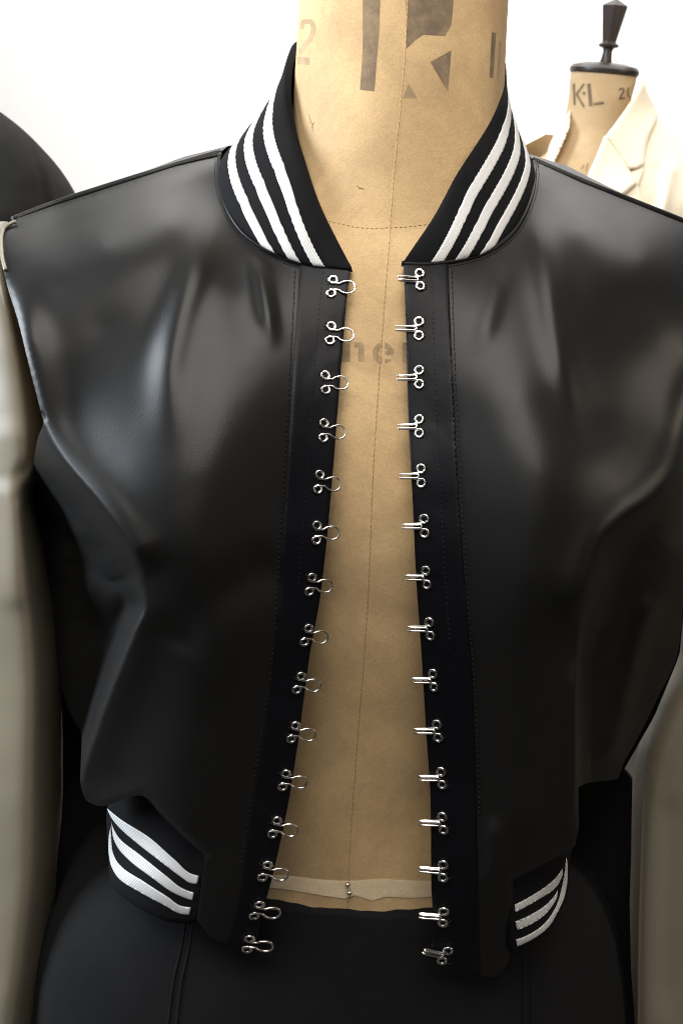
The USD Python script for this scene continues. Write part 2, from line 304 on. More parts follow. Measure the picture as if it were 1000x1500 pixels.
ee = Point(561, 517).buffer(15.5).difference(Point(561, 517).buffer(7)).difference(shapely.box(560, 498, 563.5, 538)).difference(Polygon([(563, 521), (580, 519), (580, 526), (563, 526)]))
for gpiece in ee.geoms: decal(gpiece, M_INK_PALE, 'stencil_letter', step=2)
decal([(563.5, 514), (571, 514), (571, 519), (563.5, 519)], M_INK_PALE, 'stencil_letter', step=2)
decal([(589, 502), (599, 502), (604, 507), (600, 512), (599, 531), (589, 531)], M_INK_PALE, 'stencil_letter', step=2)
def stitches(line, Y, length, gap, rad, m, parent, name='stitching', lift=0.0003, wob=0.6):
    q = resample(catmull(line, 200), 1.0); out = []; k = 0
    n = int(len(q) / (length + gap))
    for i in range(n):
        a = q[min(int(i * (length + gap)), len(q) - 1)]; b = q[min(int(i * (length + gap) + length), len(q) - 1)]
        s = np.linspace(0, 1, 4)[:, None]; seg = a + (b - a) * s + rng.normal(0, wob * 0.3, (1, 2))
        y = Y(seg[:, 0], seg[:, 1]) - lift * np.array([0.2, 1, 1, 0.2])
        out.append(tube(at(seg[:, 0], seg[:, 1], y), rad, 5))
    return obj(name, join(out), m, parent, smooth=True)
SEAM = [(597, -30), (592, 90), (586, 160), (576, 260), (567, 390), (560, 480), (553, 580), (546, 690), (540, 850), (533, 960), (525, 1060), (517, 1170), (510, 1290), (508, 1340)]
stitches(SEAM, BY, 5, 3, 0.00022, M_THREAD, form, 'centre_seam', 0.0002)
obj('seam_welt', tube(at(*catmull(SEAM, 240).T, BY(*catmull(SEAM, 240).T) + 0.00035), 0.0006, 6), M_LINEN, form, smooth=True)
stitches([(455, 312), (500, 328), (540, 334), (575, 333), (640, 326), (690, 310)], BY, 4, 3, 0.0002, M_THREAD_PALE, form, 'neck_seam', 0.0002)
for L in ([(452, 165), (455, 178), (459, 187)], [(522, 271), (528, 275), (534, 276)], [(460, 178), (457, 186), (458, 192)]):
    q = catmull(L, 12); obj('fray', tube(at(q[:, 0], q[:, 1], BY(q[:, 0], q[:, 1]) - 0.0002), 0.0003 * np.sin(np.linspace(0.2, 3, 12)), 5), M_THREAD, form, smooth=True)
tape_poly = Polygon(np.vstack([[(370, 1281), (420, 1283), (470, 1289), (505, 1291), (560, 1288), (610, 1291), (650, 1291), (650, 1313), (600, 1316), (565, 1314), (545, 1320), (520, 1312), (505, 1317), (470, 1312), (430, 1305), (370, 1297)]]))
obj('waist_tape', shell(tape_poly, lambda x, y: BY(x, y) - 0.0005 - soft_noise(x, y, 14, 0.0005, 3), 3, 0.0004, 2, 0.0002), M_TAPE, form)
for k, (px, py) in enumerate([(509, 1296.5), (511.5, 1308.5)]):
    y = float(BY(np.array([px]), np.array([py]))[0]); c = P(px, py, y - 0.0030)
    s = trimesh.creation.icosphere(3, 0.0016); s.apply_translation(c)
    sh = tube(np.array([c, P(px, py - 1, y + 0.012)]), 0.0004, 6)
    pn = thing('dressmaking_pin', ('upper' if k == 0 else 'lower') + ' of the two round-headed steel pins stuck in the waist tape', 'pin', 'pins in the waist tape')
    obj('head', s, M_PIN, pn, smooth=True); obj('shaft', sh, M_PIN, pn)

# ------------------------------------------------------------------ skirt
sk_rows = []
for py, yf, a, yb, n in [(1338, -0.1045, 0.152, 0.102, 2.3), (1365, -0.1075, 0.178, 0.108, 2.3), (1420, -0.113, 0.203, 0.12, 2.35), (1500, -0.120, 0.219, 0.13, 2.4), (1620, -0.128, 0.232, 0.14, 2.4), (1800, -0.13, 0.24, 0.145, 2.4)]:
    sk_rows.append((zrow(py, yf, 505), a, yf, yb, n, 0.018))
skb = Body(sk_rows + [(sk_rows[-1][0] - 0.3, 0.245, -0.132, 0.15, 2.4, 0.018)])
SKY = lambda x, y: skb.hit(x, y).reshape(np.shape(x))
skirt = thing('skirt', 'black wool skirt with topstitched panel seams below the open jacket', 'skirt')
v, f = skb.mesh(skb.z[0], skb.z[-1], 160, 200)
ang = np.arctan2(v[:, 1], v[:, 0]); top = np.clip((v[:, 2] - (skb.z[-1] - 0.012)) / 0.012, 0, 1)
v[:, 2] += top * (0.0005 * np.sin(ang * 17) + 0.0004 * np.sin(ang * 41 + 1))
v[:, :2] += (meshkit.fbm(v * [14, 14, 6], 3, 5)[:, None] - 0.5) * 0.006 * np.stack([np.cos(ang), np.sin(ang)], 1)
obj('panel', (v, f), M_WOOL, skirt, smooth=60)
for L in ([(283, 1352), (276, 1395), (266, 1440), (258, 1520)], [(272, 1352), (264, 1395), (254, 1440), (246, 1520)], [(764, 1380), (766, 1430), (767, 1520)], [(775, 1380), (777, 1430), (779, 1520)]):
    q = catmull(L, 60); obj('seam', tube(at(q[:, 0], q[:, 1], SKY(q[:, 0], q[:, 1]) - 0.0001), 0.0008, 8), M_WOOL, skirt, smooth=True)
hairs = []
for i in range(46):
    x = rng.uniform(385, 640); y0 = 1344 + 5 * math.sin((x - 400) / 75); L = rng.uniform(4, 13); a = rng.normal(0, 1.0)
    q = np.array([(x, y0 + 2), (x + L * 0.5 * math.sin(a), y0 - L * 0.3), (x + L * 1.3 * math.sin(a), y0 - L * 0.55 * abs(math.cos(a)))])
    q = catmull(q, 6); hairs.append(tube(at(q[:, 0], q[:, 1], BY(q[:, 0], q[:, 1]) - 0.0012), np.linspace(0.00035, 0.0001, 6), 4))
for q in ([(600, 1342), (590, 1337), (578, 1333)], [(434, 1342), (437, 1332), (435, 1326)], [(530, 1346), (515, 1341), (495, 1343)], [(625, 1341), (610, 1340), (596, 1336)], [(560, 1346), (548, 1343), (538, 1344)]):
    q = catmull(q, 10); hairs.append(tube(at(q[:, 0], q[:, 1], BY(q[:, 0], q[:, 1]) - 0.0014), np.linspace(0.0011, 0.0002, 10), 5))
tag(obj('frayed_edge', join(hairs), M_WOOL, skirt, smooth=True), kind='stuff')

# ------------------------------------------------------------------ the jacket
jacket = thing('bomber_jacket', 'open black latex bomber jacket with striped rib collar, hook fastenings and khaki sleeves', 'jacket')
# --- left front (viewer's left)
baseL = surf([(322, 222, 0.000), (320, 260, -0.022), (330, 300, -0.042), (355, 340, -0.062), (400, 370, -0.077), (440, 385, -0.084), (512, 392, -0.092),
              (250, 248, -0.004), (160, 275, -0.006), (80, 300, -0.006), (5, 330, -0.024), (5, 400, -0.072), (15, 460, -0.092), (45, 540, -0.108), (66, 620, -0.115),
              (250, 330, -0.068), (150, 360, -0.074), (80, 400, -0.083), (350, 430, -0.102), (250, 450, -0.107), (150, 480, -0.108), (80, 520, -0.112),
              (470, 500, -0.112), (460, 620, -0.131), (430, 740, -0.146), (420, 860, -0.152), (400, 1000, -0.150), (370, 1150, -0.145), (350, 1260, -0.141), (340, 1340, -0.136), (345, 1390, -0.124),
              (300, 580, -0.143), (200, 600, -0.138), (280, 700, -0.166), (200, 720, -0.160), (340, 760, -0.164), (260, 800, -0.172), (300, 900, -0.170), (240, 900, -0.160),
              (300, 1000, -0.160), (220, 1000, -0.148), (260, 1100, -0.150), (170, 1080, -0.128), (150, 1160, -0.112), (200, 1160, -0.134), (270, 1220, -0.143), (320, 1240, -0.142),
              (500, 500, -0.111), (480, 780, -0.144), (450, 960, -0.146), (420, 1180, -0.140), (380, 1345, -0.131)], 0.10)
def YL(x, y):
    x, y = np.ravel(x), np.ravel(y); r = baseL(x, y)
    r = r + fold(x, y, [(12, 380), (30, 460), (58, 570), (70, 620), (95, 668), (150, 735), (195, 800), (218, 850)], 15, 30, 0.009, (0.25, 0.1))
    r = r + fold(x, y, [(318, 262), (305, 330), (285, 400), (262, 470), (246, 560), (250, 680)], 26, 24, 0.0052, (0.25, 0.4))
    r = r + fold(x, y, [(372, 360), (386, 420), (400, 520)], 14, 12, 0.0035, (0.3, 0.4))
    r = r + fold(x, y, [(345, 350), (352, 430), (345, 540)], 26, 22, -0.002, (0.3, 0.5))
    r = r + fold(x, y, [(215, 855), (190, 940), (150, 1050), (124, 1140)], 10, 40, 0.006, (0.2, 0.1))
    r = r + fold(x, y, [(420, 820), (360, 850), (290, 905), (250, 960)], 36, 36, -0.004)
    r = r + soft_noise(x, y, 130, 0.0010, 11)
    return r
sh = lambda f: (lambda x, y: f(np.ravel(x), np.ravel(y)).reshape(np.shape(x)))
YL = sh(YL)
NECK_L = [(440, 386), (400, 371), (372, 354), (355, 340), (340, 320), (330, 300), (323, 278), (320, 255), (322, 225)]
NECK_R = [(655, 384), (700, 374), (735, 355), (757, 333), (772, 305), (781, 275), (783, 255), (781, 236)]
PL_OUT = [(440, 386), (436, 460), (430, 560), (422, 700), (415, 800), (405, 940), (396, 1030), (380, 1130), (362, 1250), (346, 1345), (333, 1382)]
PL_IN = [(512, 391), (505, 450), (500, 510), (493, 600), (486, 690), (478, 780), (468, 870), (452, 960), (436, 1080), (420, 1180), (396, 1290), (381, 1345), (372, 1390)]
PR_OUT = [(655, 384), (658, 470), (661, 550), (668, 700), (678, 850), (690, 1000), (695, 1150), (698, 1300), (703, 1428)]
PR_IN = [(592, 385), (596, 480), (599, 600), (605, 720), (611, 850), (618, 950), (626, 1080), (632, 1180), (633, 1300), (636, 1352), (628, 1402)]
C = lambda pts, n=60: catmull(pts, n)
SIDE_L = [(66, 620), (80, 650), (110, 690), (150, 740), (190, 798), (212, 845), (213, 885), (196, 930), (172, 990), (146, 1060), (124, 1130), (120, 1152), (127, 1172)]
HEM_L = [(127, 1172), (150, 1180), (185, 1168), (205, 1164), (240, 1196), (270, 1225), (302, 1252)]
def smooth01(t): t = np.clip(t, 0, 1); return t * t * (3 - 2 * t)
def beside(x, y, pts, widths, sgn):      # 0 on the front, rising to 1 past the crest of the fold
    q = catmull(pts, 160); d, i = cKDTree(q).query(np.stack([x, y], 1)); t = np.gradient(q, axis=0)[i]; v = np.stack([x, y], 1) - q[i]
    side = np.sign(t[:, 0] * v[:, 1] - t[:, 1] * v[:, 0]) * sgn
    return np.where(side > 0, smooth01(d / np.interp(q[i, 1], *widths)), 0.0)
ySL = surf([(50, 620, 0.0), (60, 720, -0.010), (80, 860, -0.018), (95, 1000, -0.026), (140, 1075, -0.040), (130, 640, -0.030), (130, 760, -0.062), (200, 820, -0.125), (225, 850, -0.146), (150, 860, -0.080), (180, 900, -0.070), (150, 960, -0.055), (220, 960, -0.080), (200, 1060, -0.060), (150, 1150, -0.045), (90, 780, -0.030)], 0.002)
YSL = sh(lambda x, y: ySL(x, y) + fold(x, y, [(85, 770), (130, 782), (180, 800)], 10, 26, 0.006) + fold(x, y, [(150, 730), (125, 770), (105, 830)], 16, 16, 0.004) + fold(x, y, [(230, 830), (190, 868), (140, 880)], 20, 30, 0.008, (0.1, 0.3)) + soft_noise(x, y, 45, 0.004, 41))
polyL = Polygon(np.vstack([C(NECK_L), [(250, 247), (160, 276), (80, 302), (22, 322)], C([(8, 330), (3, 370), (10, 410), (28, 470), (45, 540), (66, 620)], 40), C([(66, 620), (55, 650), (48, 720), (60, 800), (78, 880), (90, 1000), (103, 1042), (121, 1080), (120, 1112), (119, 1142), (127, 1172)], 70), C(HEM_L, 40),
                           [(296, 1300), (290, 1348), (310, 1372), (333, 1382)], C(PL_OUT)[::-1]])).buffer(0)
def YLp(x, y):
    sx, sy = np.ravel(x), np.ravel(y); r = YL(sx, sy); k = beside(sx, sy, SIDE_L, ([600, 800, 880, 1172], [95, 70, 34, 30]), 1)
    r = (r + k * (YSL(sx, sy) - r)).reshape(np.shape(x)); e = roll_edge(sx, sy, HEM_L, 9, 0.004)
    e = e + roll_edge(sx, sy, [(322, 225), (250, 247), (160, 276), (80, 302), (22, 322)], 26, 0.006)
    return r + e.reshape(np.shape(x))
obj('front_panel', shell(polyL.buffer(11.5).buffer(-10), YLp, 4.5, 0.0006), M_LATEX, jacket, label='left front panel with a deep diagonal fold')
def placket(Y, outer, inner, end, lab):
    pl = Polygon(np.vstack([C(outer, 120), end, C(inner, 120)[::-1]])).buffer(0)
    obj('placket', shell(pl.buffer(1.5), Y, 2.5, 0.0018, 6, 0.0007, lift=0.0010), M_SATIN, jacket, label=lab)
placket(lambda x, y: YL(x, y) + soft_noise(np.ravel(x), np.ravel(y), 34, 0.0006, 31).reshape(np.shape(x)), PL_OUT, PL_IN, [(350, 1390), (365, 1392)], 'black satin strip carrying the wire eyes')
# --- right front
baseR = surf([(781, 236, 0.000), (783, 262, -0.020), (772, 305, -0.044), (757, 333, -0.058), (700, 374, -0.080), (655, 384, -0.087), (592, 385, -0.093),
              (850, 262, -0.004), (920, 290, -0.006), (1000, 322, -0.006), (1060, 350, -0.002), (1060, 450, -0.045), (1050, 560, -0.062), (1040, 640, -0.068),
              (850, 340, -0.066), (940, 380, -0.066), (720, 440, -0.103), (820, 450, -0.103), (920, 480, -0.096), (1000, 500, -0.082),
              (620, 500, -0.113), (640, 620, -0.131), (650, 740, -0.146), (660, 860, -0.152), (670, 1000, -0.150), (675, 1150, -0.146), (670, 1260, -0.142), (665, 1350, -0.136), (660, 1420, -0.124),
              (760, 580, -0.142), (880, 600, -0.128), (790, 700, -0.166), (900, 700, -0.148), (980, 690, -0.112), (730, 780, -0.164), (820, 800, -0.168), (800, 900, -0.165), (850, 860, -0.160),
              (760, 1000, -0.160), (830, 1000, -0.150), (780, 1100, -0.155), (835, 1120, -0.143), (770, 1200, -0.152), (835, 1230, -0.134), (740, 1280, -0.146), (730, 1420, -0.122), (600, 700, -0.140), (620, 1000, -0.145), (633, 1250, -0.139), (633, 1390, -0.128),
              (980, 860, -0.090), (920, 900, -0.105)], 0.10)
F5 = [(1050, 520), (1025, 560), (1012, 590), (998, 645), (980, 690), (952, 725), (912, 755), (878, 790), (860, 840), (848, 886), (835, 925)]
def YR(x, y):
    x, y = np.ravel(x), np.ravel(y); r = baseR(x, y)
    r = r + fold(x, y, F5, 30, 18, 0.010, (0.05, 0.12))
    d, s, u = poly_dist(x, y, F5); r = r + np.where(s < 0, 0, 0) * d
    r = r + fold(x, y, [(788, 280), (796, 360), (808, 440), (826, 530), (862, 660)], 24, 24, 0.0055, (0.25, 0.4))
    r = r + fold(x, y, [(740, 380), (722, 440), (700, 530)], 16, 16, 0.002, (0.3, 0.4))
    r = r + fold(x, y, [(720, 1190), (722, 1250), (706, 1310)], 16, 16, 0.004, (0.3, 0.3))
    r = r + fold(x, y, [(840, 960), (838, 1100), (830, 1230)], 12, 12, 0.003, (0.2, 0.1))
    r = r + fold(x, y, [(960, 850), (925, 870), (880, 885)], 22, 22, 0.004)
    return r + soft_noise(x, y, 130, 0.0010, 21)
YR = sh(YR)
SIDE_R = [(1034, 590), (1018, 645), (998, 690), (970, 730), (930, 762), (896, 795), (876, 838), (862, 884), (848, 912), (844, 960), (843, 1060), (843, 1160), (846, 1215), (840, 1240)]
HEM_R = [(840, 1240), (800, 1262), (750, 1288)]
ySR = surf([(1000, 660, -0.075), (1040, 600, -0.05), (930, 770, -0.100), (970, 790, -0.098), (880, 850, -0.122), (940, 850, -0.104), (845, 900, -0.125), (845, 1000, -0.100), (845, 1140, -0.080), (900, 900, -0.105), (900, 1000, -0.075), (890, 1100, -0.060), (960, 900, -0.078), (990, 880, -0.060), (985, 960, -0.030), (950, 1040, -0.030), (918, 1120, -0.036), (1010, 760, -0.050)], 0.002)
YSR = sh(lambda x, y: ySR(x, y) + fold(x, y, [(960, 860), (930, 960), (905, 1060), (885, 1130)], 16, 16, 0.008) + soft_noise(x, y, 60, 0.004, 43))
polyR = Polygon(np.vstack([C(NECK_R), [(850, 268), (920, 296), (1000, 328), (1050, 350)], [(1062, 400), (1055, 500), (1040, 660)], C([(1040, 700), (1008, 752), (1001, 850), (992, 950), (960, 1025), (930, 1085), (912, 1118), (904, 1140)], 60), [(860, 1146), (845, 1152), (846, 1215)], C(HEM_R, 20),
                           C([(750, 1288), (749, 1330), (748, 1385), (738, 1418), (722, 1430), (703, 1428)], 30), C(PR_OUT)[::-1]])).buffer(0)
def YRp(x, y):
    sx, sy = np.ravel(x), np.ravel(y); r = YR(sx, sy); k = beside(sx, sy, SIDE_R, ([600, 800, 900, 960, 1240], [80, 60, 40, 20, 20]), -1)
    r = (r + k * (YSR(sx, sy) - r)).reshape(np.shape(x)); e = roll_edge(sx, sy, HEM_R, 9, 0.004) + roll_edge(sx, sy, [(750, 1288), (749, 1330), (748, 1385), (738, 1418), (722, 1430)], 14, 0.005)
    e = e + roll_edge(sx, sy, [(781, 236), (850, 268), (920, 296), (1000, 328), (1050, 350)], 8, 0.002)
    return r + e.reshape(np.shape(x))
obj('front_panel', shell(polyR.buffer(1.5), YRp, 4.5, 0.0006), M_LATEX, jacket, label='right front panel with a vertical side fold')
placket(lambda x, y: YR(x, y) + soft_noise(np.ravel(x), np.ravel(y), 34, 0.0006, 33).reshape(np.shape(x)), PR_OUT, PR_IN, [(670, 1420), (640, 1406)], 'black satin strip carrying the wire hooks')
for Y, L in ((YL, [(474, 390), (466, 470), (458, 580), (449, 700), (442, 800), (436, 870)]), (YL, [(432, 395), (424, 560), (410, 790), (399, 960), (375, 1120), (352, 1280)]),
             (YR, [(632, 388), (637, 560), (645, 720), (653, 860), (660, 960)]), (YR, [(662, 395), (667, 560), (675, 720), (685, 880), (697, 1040), (702, 1200)])):
    stitches(L, Y, 5, 2.5, 0.00022, M_BTHREAD, jacket, 'topstitch', 0.0013)
# --- back of the jacket
rows = [((322, 225), (781, 236), 0.0, 0.085, 0.008), ((250, 243), (850, 258), 0.002, 0.10, 0.009), ((160, 271), (920, 288), 0.002, 0.11, 0.007), ((80, 298), (1000, 322), 0.002, 0.115, 0.003), ((14, 326), (1062, 352), 0.004, 0.12, 0.0),
        ((0, 420), (1075, 470), 0.004, 0.125, 0), ((20, 560), (1060, 640), 0.0, 0.13, 0), ((52, 720), (1010, 800), 0.0, 0.13, 0), ((76, 880), (995, 960), 0.0, 0.125, 0), ((90, 1000), (958, 1050), 0.0, 0.12, 0), ((92, 1100), (918, 1120), 0.0, 0.115, 0), ((92, 1160), (906, 1142), 0.0, 0.11, 0)]
V = []; th = np.linspace(0, math.pi, 80)
for (l, r, y, b, h) in rows:
    A, B = P(*l, y), P(*r, y); mid, hf = (A + B) / 2, (A - B) / 2
    V.append(mid + np.cos(th)[:, None] * hf + np.sin(th)[:, None] * np.array([0, b, 0]) + (np.minimum(1, np.sin(th) * 4) * h)[:, None] * np.array([0, 0, 1]))
V = np.array(V); tt = np.linspace(0, len(rows) - 1, 70)
V = np.stack([np.stack([np.interp(tt, np.arange(len(rows)), V[:, j, k]) for k in range(3)], -1) for j in range(V.shape[1])], 1)
obj('back_panel', grid_mesh(V), M_LATEX, jacket, smooth=60)
hb = [((92, 1158), (926, 1140), 0.0, 0.112), ((90, 1200), (926, 1146), -0.010, 0.114), ((84, 1260), (924, 1260), -0.026, 0.112), ((80, 1330), (922, 1320), -0.036, 0.108), ((72, 1420), (924, 1420), -0.044, 0.106), ((60, 1560), (934, 1560), -0.05, 0.106)]
V = np.array([(P(*l, y) + P(*r, y)) / 2 + np.cos(th)[:, None] * (P(*l, y) - P(*r, y)) / 2 + np.sin(th)[:, None] * np.array([0, b, 0]) for l, r, y, b in hb])
obj('back_hem_rib', grid_mesh(V), M_WOOL, jacket, smooth=60)
# --- collar
def band(name, top, seam, white, black, side):
    top, seam = np.array([P(*c) for c in top]), np.array([P(*c) for c in seam])
    n = 260; T, S = indexed(top, n), indexed(seam, n)
    cen = np.array([CX, 0.005, 0]); 
    W = np.linalg.norm(T - S, axis=1) + 1e-5
    arc = np.r_[0, np.cumsum(np.linalg.norm(np.diff((T + S) / 2, axis=0), axis=1))]
    def pt(i, w, lift):
        p = T[i] * (1 - w)[:, None] + S[i] * w[:, None]; o = (p - cen) * [1, 1, 0]; o /= np.linalg.norm(o, axis=1, keepdims=True)
        o = o + np.array([0, 0, 0.35]); o /= np.linalg.norm(o, axis=1, keepdims=True)
        bul = 0.0044 * np.sqrt(np.clip(4 * w * (1 - w), 0, 1)) * np.clip(W[i] / 0.03, 0, 1)
        rib = 0.00005 * np.sin(arc[i] / 0.0016 * 2 * math.pi)
        return p + o * (bul + lift + rib)[:, None]
    i = np.arange(n); w = np.linspace(0, 1, 60)
    out = np.array([pt(i, np.full(n, k), 0.0) for k in w]); inn = np.array([pt(i, np.full(n, k), -0.0045 * min(1, 1)) for k in w[::-1]])
    V = np.vstack([out, inn]); V = np.vstack([V, V[:1]])
    uv = np.stack([np.tile(arc / 0.0013 / 6.28 * 2, len(V)), np.repeat(np.linspace(0, 1, len(V)), n)], 1)
    c = obj(name, grid_mesh(V, flip=side < 0), black, jacket, smooth=True, uv=uv, label='black rib knit ' + ('left' if side < 0 else 'right') + ' half of the collar with three white stripes')
    for u0, u1 in ((0.0150, 0.0215), (0.0280, 0.0345), (0.0403, 0.0465)) if side < 0 else ((0.0140, 0.0202), (0.0255, 0.0316), (0.0365, 0.0420)):
        jag = 0.00022 * np.sign(np.sin(arc / 0.00105 * 2 * math.pi)) if False else 0.00025 * (np.abs(((arc / 0.0012) % 1) - 0.5) * 4 - 1)
        ds = (0.0056 if u0 < 0.02 else 0.0038 if u0 < 0.033 else 0.0022) * smooth01((np.arange(n) / n - 0.08) / 0.26)
        w0, w1 = np.clip((u0 - ds + jag) / W, 0, 0.995), np.clip((u1 - ds + jag) / W, 0, 0.995)
        k0 = np.argmax(W * 0.995 > u0 - ds)
        idx = np.arange(max(0, k0 - 1), n)
        R = np.array([pt(idx, w0[idx] + (w1[idx] - w0[idx]) * q, l) for q, l in zip([0, 0.02, 0.2, 0.4, 0.6, 0.8, 0.98, 1], [-0.0002, 0.00045, 0.0005, 0.0005, 0.0005, 0.0005, 0.00045, -0.0002])])
        uv = np.stack([np.tile(arc[idx] / 0.0013 / 6.28 * 2, len(R)), np.repeat(np.linspace(0, 1, len(R)), len(idx))], 1)
        obj('stripe', grid_mesh(R, flip=side < 0), white, c, smooth=True, uv=uv)
band('collar', [(512, 386, -0.094), (491, 349, -0.083), (462, 292, -0.071), (440, 232, -0.055), (424, 180, -0.036), (417, 130, -0.020), (419, 96, 0.0), (428, 66, 0.030), (490, 44, 0.072), (585, 38, 0.084)],
     [(514, 394, -0.0945), (462, 390, -0.089), (402, 371, -0.081), (345, 326, -0.058), (321, 245, -0.012), (372, 195, 0.036), (440, 176, 0.060), (490, 170, 0.074), (545, 166, 0.088), (585, 164, 0.092)], M_KNIT_W, M_KNIT_B, -1)
band('collar', [(592, 381, -0.094), (613, 350, -0.084), (640, 311, -0.076), (672, 255, -0.064), (710, 192, -0.042), (733, 150, -0.026), (739, 120, -0.006), (739, 92, 0.012), (680, 50, 0.072), (585, 38, 0.084)],
     [(588, 386, -0.0945), (642, 386, -0.088), (695, 376, -0.082), (747, 345, -0.060), (783, 258, -0.014), (756, 212, 0.028), (715, 190, 0.056), (680, 177, 0.074), (640, 168, 0.088), (585, 164, 0.092)], M_KNIT_W, M_KNIT_B, 1)
for NK, Y, nm in ((NECK_L, YL, -1), (NECK_R, YR, 1)):
    ext = [(513, 393), (476, 391)] if nm < 0 else [(588, 385), (622, 387)]
    q = catmull(ext + NK, 120); obj('neck_piping', tube(at(q[:, 0], q[:, 1], Y(q[:, 0], q[:, 1]) - 0.0004), 0.0013, 8), M_LATEX, jacket, smooth=True)
    q2 = q[16:] + np.array([0, 0]); off = np.gradient(q2, axis=0); off = np.stack([-off[:, 1], off[:, 0]], 1); off /= np.linalg.norm(off, axis=1, keepdims=True)
    q2 = q2 + off * (-6 if nm < 0 else 6)
    if nm < 0 and q2[20, 1] < q[36, 1]: q2 = q[16:] - (q2 - q[16:])
    stitches(q2, Y, 3.2, 2.0, 0.00022, M_BTHREAD, jacket, 'topstitch', 0.0005)
for L, Y in (([(322, 225), (250, 246), (160, 274), (80, 300), (20, 323)], YLp), ([(781, 236), (850, 266), (920, 294), (1000, 326), (1055, 350)], YRp)):
    q = catmull(L, 80); obj('shoulder_seam', tube(at(q[:, 0], q[:, 1] - 1, Y(q[:, 0], q[:, 1]) + 0.0035), 0.0026, 10), M_LATEX, jacket, smooth=True)
# --- hem ribs
yHL = surf([(302, 1245, -0.128), (298, 1345, -0.130), (240, 1220, -0.120), (230, 1320, -0.122), (190, 1290, -0.108), (190, 1190, -0.104), (160, 1180, -0.085), (158, 1260, -0.080), (168, 1310, -0.090), (270, 1280, -0.128)], 0.001)
YHL = sh(lambda x, y: yHL(x, y) )
ribL = C([(158, 1178), (156, 1200), (158, 1240), (161, 1290), (166, 1302), (180, 1315), (217, 1338), (245, 1350), (280, 1354), (292, 1349), (300, 1300), (308, 1246), (270, 1210), (225, 1170), (190, 1150)], 140)
ms = shell(Polygon(ribL), YHL, 3.5, 0.003, 7, 0.004)
hem = obj('hem_rib', ms, M_KNIT_B, jacket, smooth=True, uv=wale_uv(ms, -0.5), label='black left hem rib with three white stripes')
def cr6(pts): return [(100 + x * 0.26, 1130 + y * 0.26) for x, y in pts]
def jagged(pts_top, pts_bot):
    t, b = catmull(pts_top, 90), catmull(pts_bot, 90)
    j = np.array([0, 0.45]) * ((np.arange(90) % 2) * 2 - 1)[:, None]
    return Polygon(np.vstack([t + j, (b + j)[::-1]])).buffer(0)
for t, b in (([(218, 210), (300, 275), (450, 370), (600, 500), (690, 578), (735, 590)], [(218, 210), (240, 258), (280, 310), (380, 400), (520, 510), (640, 600), (690, 632), (725, 636)]),
             ([(244, 285), (262, 340), (290, 382), (400, 470), (550, 590), (640, 660), (708, 685)], [(244, 285), (250, 360), (275, 425), (340, 500), (470, 600), (600, 690), (697, 728)]),
             ([(240, 310), (247, 440), (265, 495), (300, 540), (420, 620), (560, 710), (640, 762), (690, 768)], [(240, 310), (228, 380), (226, 430), (236, 515), (280, 600), (400, 680), (540, 755), (640, 806), (680, 810)])):
    ms = shell(jagged(cr6(t), cr6(b)), YHL, 2.6, 0.0012, lift=0.0007); obj('stripe', ms, M_KNIT_W, hem, smooth=True, uv=wale_uv(ms, -0.5))
yHR = surf([(748, 1270, -0.135), (750, 1400, -0.128), (790, 1260, -0.128), (790, 1370, -0.122), (825, 1250, -0.112), (822, 1330, -0.108), (835, 1240, -0.100), (838, 1300, -0.095)], 0.001)
YHR = sh(lambda x, y: yHR(x, y) )
ribR = C([(744, 1280), (744, 1390), (752, 1398), (775, 1388), (802, 1362), (820, 1336), (832, 1305), (834, 1262), (840, 1235), (800, 1240), (760, 1260)], 120)
ms = shell(Polygon(ribR), YHR, 3.5, 0.003, 6, 0.004)
hem = obj('hem_rib', ms, M_KNIT_B, jacket, smooth=True, uv=wale_uv(ms, 0.5), label='black right hem rib with three white stripes')
def cr7(pts): return [(700 + x * 0.3, 1200 + y * 0.3) for x, y in pts]
for t, b in (([(178, 420), (270, 370), (370, 297), (412, 243)], [(181, 456), (290, 396), (385, 328), (413, 270)]),
             ([(182, 501), (280, 456), (350, 403), (390, 345)], [(190, 542), (280, 502), (345, 448), (384, 385)]),
             ([(186, 590), (290, 540), (350, 480), (388, 410), (412, 320), (425, 240), (430, 186)], [(190, 624), (240, 602), (340, 532), (390, 452), (424, 370), (437, 280), (437, 230), (430, 186)])):
    ms = shell(jagged(cr7(t), cr7(b)), YHR, 2.6, 0.0012, lift=0.0007); obj('stripe', ms, M_KNIT_W, hem, smooth=True, uv=wale_uv(ms, 0.5))
